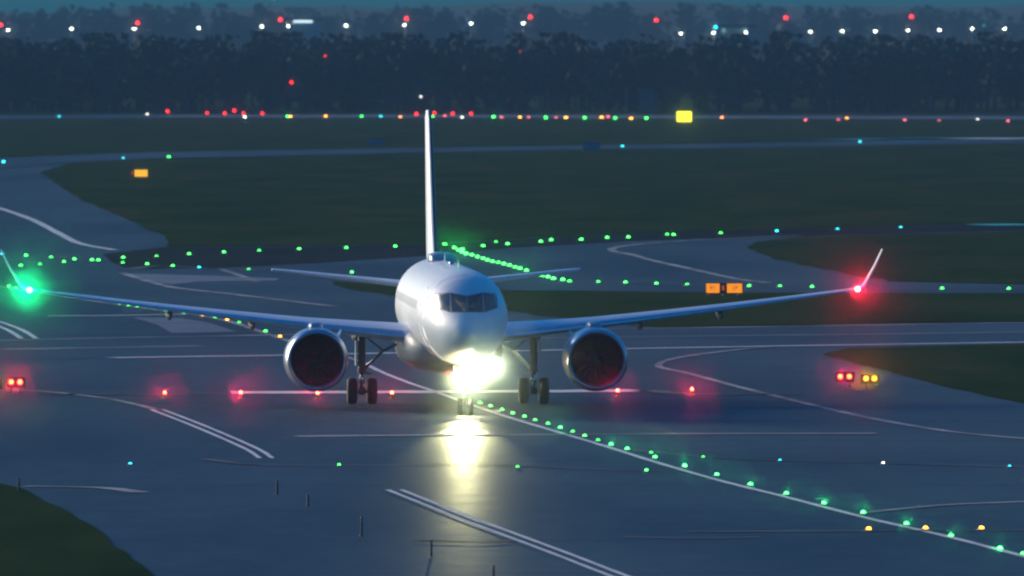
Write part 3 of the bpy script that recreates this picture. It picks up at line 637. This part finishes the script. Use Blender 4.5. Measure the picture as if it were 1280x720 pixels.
# ------------------------------------------------------------------ signs
def text_mesh(body, size, name, m, parent, loc):
    cu = bpy.data.curves.new(name, 'FONT'); cu.body = body; cu.size = size; cu.align_x = 'CENTER'; cu.align_y = 'CENTER'; cu.extrude = .004
    t = bpy.data.objects.new(name+'_src', cu); COL.objects.link(t)
    bpy.context.view_layer.update(); dg = bpy.context.evaluated_depsgraph_get()
    me = bpy.data.meshes.new_from_object(t.evaluated_get(dg)); me.name = name
    bpy.data.objects.remove(t); me.materials.clear(); me.materials.append(m)
    o = bpy.data.objects.new(name, me); COL.objects.link(o); o.parent = parent; o.location = loc; o.rotation_euler = (R(90), 0, 0); return o
def sign(px0, px1, py_top, py_bot, py_ground, panels, label, name='taxiway_sign'):
    base = G((px0+px1)/2, py_ground, .05); Y = base.y
    a, b = P(px0, py_top, Y), P(px1, py_bot, Y); W, z1, z0 = b.x-a.x, a.z, max(.12, b.z); H = z1-z0
    r = empty(name, (base.x, Y, .05)); z0 -= .05; z1 -= .05
    MB().box((0, .1, (z0+z1)/2), (W+.08, .2, H+.06), .03).build('case', M['black'], r)
    lg = MB()
    for s in (-.4, 0, .4):
        lg.tube((s*W, .1, 0), (s*W, .1, z0), .05, n=8); lg.tube((s*W, .1, 0), (s*W, .1, .03), .12, n=8)
    lg.build('mounting', M['metal'], r)
    x = -W/2
    for frac, m_, txt, tm, ins in panels:
        w_ = W*frac
        if m_ is not None:
            pn = MB().box((x+w_/2, -.012, (z0+z1)/2), (w_-.03, .02, H*(1-2*ins)), .004).build('panel', m_, r)
            if txt: text_mesh(txt, H*.66, 'lettering', tm, pn, (x+w_/2, -.028, (z0+z1)/2))
        x += w_
    return tag(r, label, 'sign')
OR = emit('orange_lit_panel', (1.0, .30, .010), 1.15); YE = emit('yellow_lit_panel', (1.0, .62, .0), 1.6); OR2 = emit('amber_lit_panel', (1.0, .45, .02), 1.5)
LET = mat('dark_orange_lettering', (.35, .06, .01), .6, var=.1); LETE = emit('orange_lit_letter', (1, .16, .03), .9)
BRY = emit('bright_yellow_lit_panel', (1.0, .88, .03), 3.2)
sign(882.5, 928, 354.5, 366, 369, [(.38, OR, 'P1', LET, 0), (.19, M['black'], 'E', LETE, .1), (.43, OR, '1P', LET, 0)], 'wide orange lit sign with a black middle on grass above the right wing')
sign(162.5, 184.5, 212.3, 220.7, 222.5, [(.25, M['black'], 'E', LETE, .1), (.75, OR2, None, None, 0)], 'small orange and yellow lit sign on the far left grass')
sign(846, 864.5, 139.5, 152, 154, [(1.0, BRY, None, None, 0)], 'square bright yellow lit sign by the far runway')
sign(730, 749.5, 177.5, 188, 189, [(.5, M['dull_sign'], None, None, 0), (.5, M['dull_sign'], None, None, 0)], 'unlit pinkish grey sign on the thin taxiway right of the tail')
sign(460, 480, 174, 181.5, 183, [(.5, M['dull_sign'], None, None, 0), (.5, M['dull_sign'], None, None, 0)], 'unlit grey sign on far grass left of the tail fin')

# ------------------------------------------------------------------ marker posts in the foreground
for (px, yt, yb), lb in zip([(346.5, 600, 617.5), (385, 617.5, 633), (452, 646, 670), (539, 675, 696), (617, 706, 728), (23.5, 597, 616)],
                            ['dark thin marker post, farthest left of the foreground line', 'dark thin marker post, second along the foreground line from the left', 'dark thin marker post, faint, midway in the foreground line', 'dark upright marker post left of the yellow light streak near the bottom', 'dark upright marker post at the bottom edge of the picture', 'dark marker post at the tip of the lower left grass']):
    b = G(px, yb, .02); h = (P(px, yt, b.y).z-.02)
    o = MB().rev([(0, .06), (.02, .055), (.03, .034), (h-.03, .034), (h, .02)], 'Z', 12, (0, 0, 0), True).build('marker_post', M['black']); o.location = b
    MB().rev([(h*.76, .037), (h*.84, .037)], 'Z', 12, (0, 0, 0), True).build('reflective_band', M['metal'], o)
    tag(o, lb, 'marker post', 'dark marker posts in the foreground')

# ------------------------------------------------------------------ far side: woods, lamps, masts, buildings, hills
YW = G(640, 140.5).y
def woods(name, y0, y1, x0, x1, n, hlo, hhi, leaves, lsize):
    V = []; F = []; nv = 0
    quad = np.array([(-1, 0, -1), (1, 0, -1), (1, 0, 1), (-1, 0, 1)], float)*.5
    Vs = []
    for i in range(n):
        x = rng.uniform(x0, x1); y = y0+(y1-y0)*rng.random()**1.3; h = rng.uniform(hlo, hhi); w_ = h*rng.uniform(.18, .32)
        # trunk and limbs
        for _ in range(6):
            a = rng.uniform(0, 6.28); zt = h*rng.uniform(.55, 1); rr = w_*rng.uniform(.1, .9)*(_ > 0)
            p0 = np.array((x, y, 0 if _ == 0 else h*.25)); p1 = np.array((x+rr*math.cos(a), y+rr*math.sin(a), zt)); t0 = .25 if _ == 0 else .1
            q = np.array([(p0[0]-t0, p0[1], p0[2]), (p0[0]+t0, p0[1], p0[2]), (p1[0]+.03, p1[1], p1[2]), (p1[0]-.03, p1[1], p1[2])]); Vs.append(q)
            q = np.array([(p0[0], p0[1]-t0, p0[2]), (p0[0], p0[1]+t0, p0[2]), (p1[0], p1[1]+.03, p1[2]), (p1[0], p1[1]-.03, p1[2])]); Vs.append(q)
        ncl = rng.integers(9, 16); cl = rng.normal(size=(ncl, 3)); cl /= np.linalg.norm(cl, axis=1)[:, None]; cl *= rng.random((ncl, 1))**.4
        cen = np.array((x, y, h*.56))+cl*np.array((w_, w_, h*.42))
        pts = cen[rng.integers(0, ncl, leaves)]+rng.normal(size=(leaves, 3))*np.array((w_*.28, w_*.28, h*.10))
        pts[:, 2] = np.clip(pts[:, 2], .3, h)
        for p in pts:
            s = lsize*rng.uniform(.5, 1.3); ax = rng.normal(size=3); ax /= np.linalg.norm(ax); b1 = np.cross(ax, (.3, .2, .9)); b1 /= np.linalg.norm(b1)+1e-6; b2 = np.cross(ax, b1)
            Vs.append(np.array([p-s*b1-s*.6*b2, p+s*b1-s*.6*b2, p+s*b1*.7+s*.6*b2, p-s*b1*.5+s*.8*b2]))
    V = np.concatenate(Vs); nq = len(V)//4
    me = bpy.data.meshes.new(name); me.vertices.add(len(V)); me.vertices.foreach_set('co', V.ravel())
    me.loops.add(nq*4); me.loops.foreach_set('vertex_index', np.arange(nq*4)); me.polygons.add(nq)
    me.polygons.foreach_set('loop_start', np.arange(nq)*4); me.polygons.foreach_set('loop_total', np.full(nq, 4)); me.update(); me.validate()
    me.materials.append(M['leaf']); o = bpy.data.objects.new(name, me); COL.objects.link(o); o['kind'] = 'stuff'; return o
woods('woodland', YW, YW+110, -150, 150, 520, 9.4, 12.6, 210, .55)
woods('distant_woodland', 4400, 4900, -320, 320, 320, 14, 20, 110, 1.3)
# low bank behind the first rows so no gap opens to the plain, and the hill behind
def ridge(name, y, depth, xs, hfun, m):
    vs = []; n = 160
    for j, (dy, k) in enumerate(((0, 0), (depth*.25, .75), (depth*.5, 1), (depth, .4))):
        for i in range(n+1):
            x = xs[0]+(xs[1]-xs[0])*i/n; vs.append((x, y+dy, hfun(x)*k-.5*(k == 0)))
    fs = [(j*(n+1)+i, j*(n+1)+i+1, (j+1)*(n+1)+i+1, (j+1)*(n+1)+i) for j in range(3) for i in range(n)]
    return struct(mk(name, vs, fs, m, None, True))
def hf(x): return 20.6+1.6*math.sin(x/95+1.2)+1.1*math.sin(x/37)+.8*math.sin(x/16+2)+.0028*x
ridge('hills', 6200, 1200, (-2600, 2600), hf, M['hill'])
# street lamps beyond the woods
YL = 2150.0
def street_lamp(px, py, label, k=1.0):
    p = P(px, py, YL); key = 'sl'
    if key not in PROTO:
        r = empty('street_lamp', (0, 0, 0))
        pole = MB().tube((0, 1.0, 0), (0, 1.0, 12.0), .10, .06, 8); pole.tube((0, 1.0, 12.0), (0, 0, 12.25), .05, .04, 8); pole.build('pole', M['pole'], r)
        hd = MB().box((0, -.2, 12.2), (.5, .9, .2), .05).build('lamp_head', M['metal'], r)
        MB().rev([(12.12, .26), (11.98, .22), (11.86, .06)], 'Z', 14, (0, -.2, 0), True).build('lamp_glass', em('white', 30), hd, True)
        PROTO[key] = r; o = r
    else: o = copy_tree(PROTO[key])
    o.location = (p.x, YL, p.z-12.0); return tag(o, label, 'street lamp', 'street lamps above the dark woods')
lamps = [(10, 37.5), (89.5, 36), (168, 36), (248.5, 35), (327.5, 33), (360.5, 32.5), (432.5, 32), (505.5, 31), (589, 29.5), (654, 29), (851, 42), (892, 41), (932.5, 40.5), (972.5, 40.5), (1013, 39.5), (1053, 39), (1094, 39), (1135, 38), (1174.5, 37.5), (1215, 36), (1255.5, 36)]
for i, (x, y) in enumerate(lamps):
    street_lamp(x, y, '%s white street lamp from the left in the row above the woods' % ORD[i])
def mast(px, py, Y, c, label, st=60, r=.22):
    p = P(px, py, Y); h = p.z; k = ('mast', round(h, 1), c, st, r)
    if k not in PROTO:
        b = MB().tube((0, 0, 0), (0, 0, h-.1), .05, .03, 6).build('light_mast', M['black'])
        MB().rev([(h-.12, r*1.05), (h, r), (h+r, r*.8), (h+r*1.4, r*.1)], 'Z', 12, (0, 0, 0), True).build('lamp_glass', em(c, st), b, True); PROTO[k] = b; o = b
    else: o = copy_tree(PROTO[k])
    o.location = (p.x, Y, 0); return tag(o, label, 'light mast', 'masts with coloured warning lamps')
for i, (x, y) in enumerate([(1, 32), (172, 29.5), (350.5, 25.5), (508, 24), (663, 22), (820.5, 26), (982.5, 23), (1139.5, 21.5)]):
    mast(x, y, 2170, 'red', '%s tall mast from the left with red warning lamp above the street lamps' % ORD[i], 11, .34)
for i, (x, y, c, st) in enumerate([(209.5, 139.5, 'red', 9), (259, 141.5, 'red', 5), (281, 142, 'red', 6), (293, 138.5, 'red', 9), (304.5, 142, 'red', 5), (328, 142.2, 'red', 6), (520.5, 142.8, 'red', 9), (543, 141.5, 'red', 7), (566, 142.3, 'red', 7), (589, 142.5, 'red', 7)]):
    mast(x, y, CAM_Y+14.65*FPX/(y-20), c, '%s short red lamp stand from the left at the foot of the woods' % ORD[i], st, .2)
mast(364.5, 103.3, YW-8, 'red', 'lone red lamp low in the woods at left', 8, .2)
mast(406.5, 70, YW-8, 'red', 'lone dim red lamp high in the woods at left', 3, .16)
mast(526, 121, YW-8, 'white', 'tiny white lamp just above the tail fin tip', 4, .14)
mast(894.5, 34.5, 2160, 'cyan', 'cyan blue lamp beside the pale roof above the woods', 8, .3)
mast(1230, 32, 2160, 'cyan', 'faint blue lamp at far right above the woods', 1, .2)
mast(650.5, 64.5, YW-8, 'red', 'very dim red lamp high in the woods right of the tail', 1, .14)
# long low building and the lit strip
def hall(px0, px1, pyt, pyb, Y, label, lit):
    a, b = P(px0, pyt, Y), P(px1, pyb, Y); W = b.x-a.x; r = empty('terminal_building' if not lit else 'depot_building', ((a.x+b.x)/2, Y+8, 0)); H = a.z
    MB().box((0, 0, H/2-.3), (W+3, 14, H-.6), .1).build('wall', M['wall'], r)
    MB().box((0, 0, H-.15), (W+4, 15, .5), .12).build('roof', M['roof'], r)
    if lit: MB().box((0, -7.05, (a.z+b.z)/2-.2), (W, .08, a.z-b.z), .02).build('lit_window', emit('white_window_light', (.75, .95, 1), 2.2), r)
    else:
        for s in (-1, 1): MB().box((s*W*.42, -7.05, H-1.1), (.8, .08, .8), .02).build('lit_window', emit('dim_window_light', (.5, .8, .75), .5), r)
        MB().box((0, -7.04, H-1.2), (W*.7, .06, .6), .01).build('window', emit('faint_window_light', (.3, .6, .6), .12), r)
    return tag(r, label, 'building')
hall(366.5, 390.5, 23, 27, 2200, 'low building with a bright white window strip above the woods at left', True)
hall(902, 934, 31.5, 40, 2200, 'long low dim building above the woods right of centre', False)
# equipment hut with mast before the woods
p = P(808, 111, YW-10); r = empty('equipment_hut', (p.x, YW-10, 0))
MB().box((0, 0, p.z/2), (2.4, 2.4, p.z-.3), .05).build('wall', M['roof'], r); MB().box((0, 0, p.z-.1), (2.8, 2.8, .25), .05).build('roof', M['roof'], r)
tag(r, 'pale square equipment hut at the foot of the dark woods', 'hut')
p = P(783, 110, YW-10); o = MB().tube((0, 0, 0), (0, 0, p.z), .12, .08, 8).tube((-.5, 0, p.z-.3), (.5, 0, p.z-.3), .05, n=6).build('antenna_mast', M['pole']); o.location = (p.x, YW-10, 0)
tag(o, 'thin pale antenna mast left of the equipment hut', 'mast')

# ------------------------------------------------------------------ evening haze, with a scatter added for lamp bloom
hz = MB().box((0, 4300, 19.5), (19000, 10600, 41)).build('haze', None); hz['kind'] = 'stuff'
m = bpy.data.materials.new('haze'); m.use_nodes = True; t = m.node_tree; t.nodes.clear()
pv = t.nodes.new('ShaderNodeVolumePrincipled'); pv.inputs['Density'].default_value = HAZE_D; pv.inputs['Color'].default_value = (.02, .60, .85, 1); pv.inputs['Anisotropy'].default_value = -.25
ou = t.nodes.new('ShaderNodeOutputMaterial'); 
pv2 = t.nodes.new('ShaderNodeVolumePrincipled'); pv2.inputs['Density'].default_value = BLOOM_D; pv2.inputs['Color'].default_value = (1, 1, 1, 1); pv2.inputs['Anisotropy'].default_value = .999  # second, forward scatter added only to give the lamps their bloom
ad = t.nodes.new('ShaderNodeAddShader'); t.links.new(pv.outputs[0], ad.inputs[0]); t.links.new(pv2.outputs[0], ad.inputs[1]); t.links.new(ad.outputs[0], ou.inputs['Volume']); hz.data.materials.append(m)
for k in list(PROTO): pass
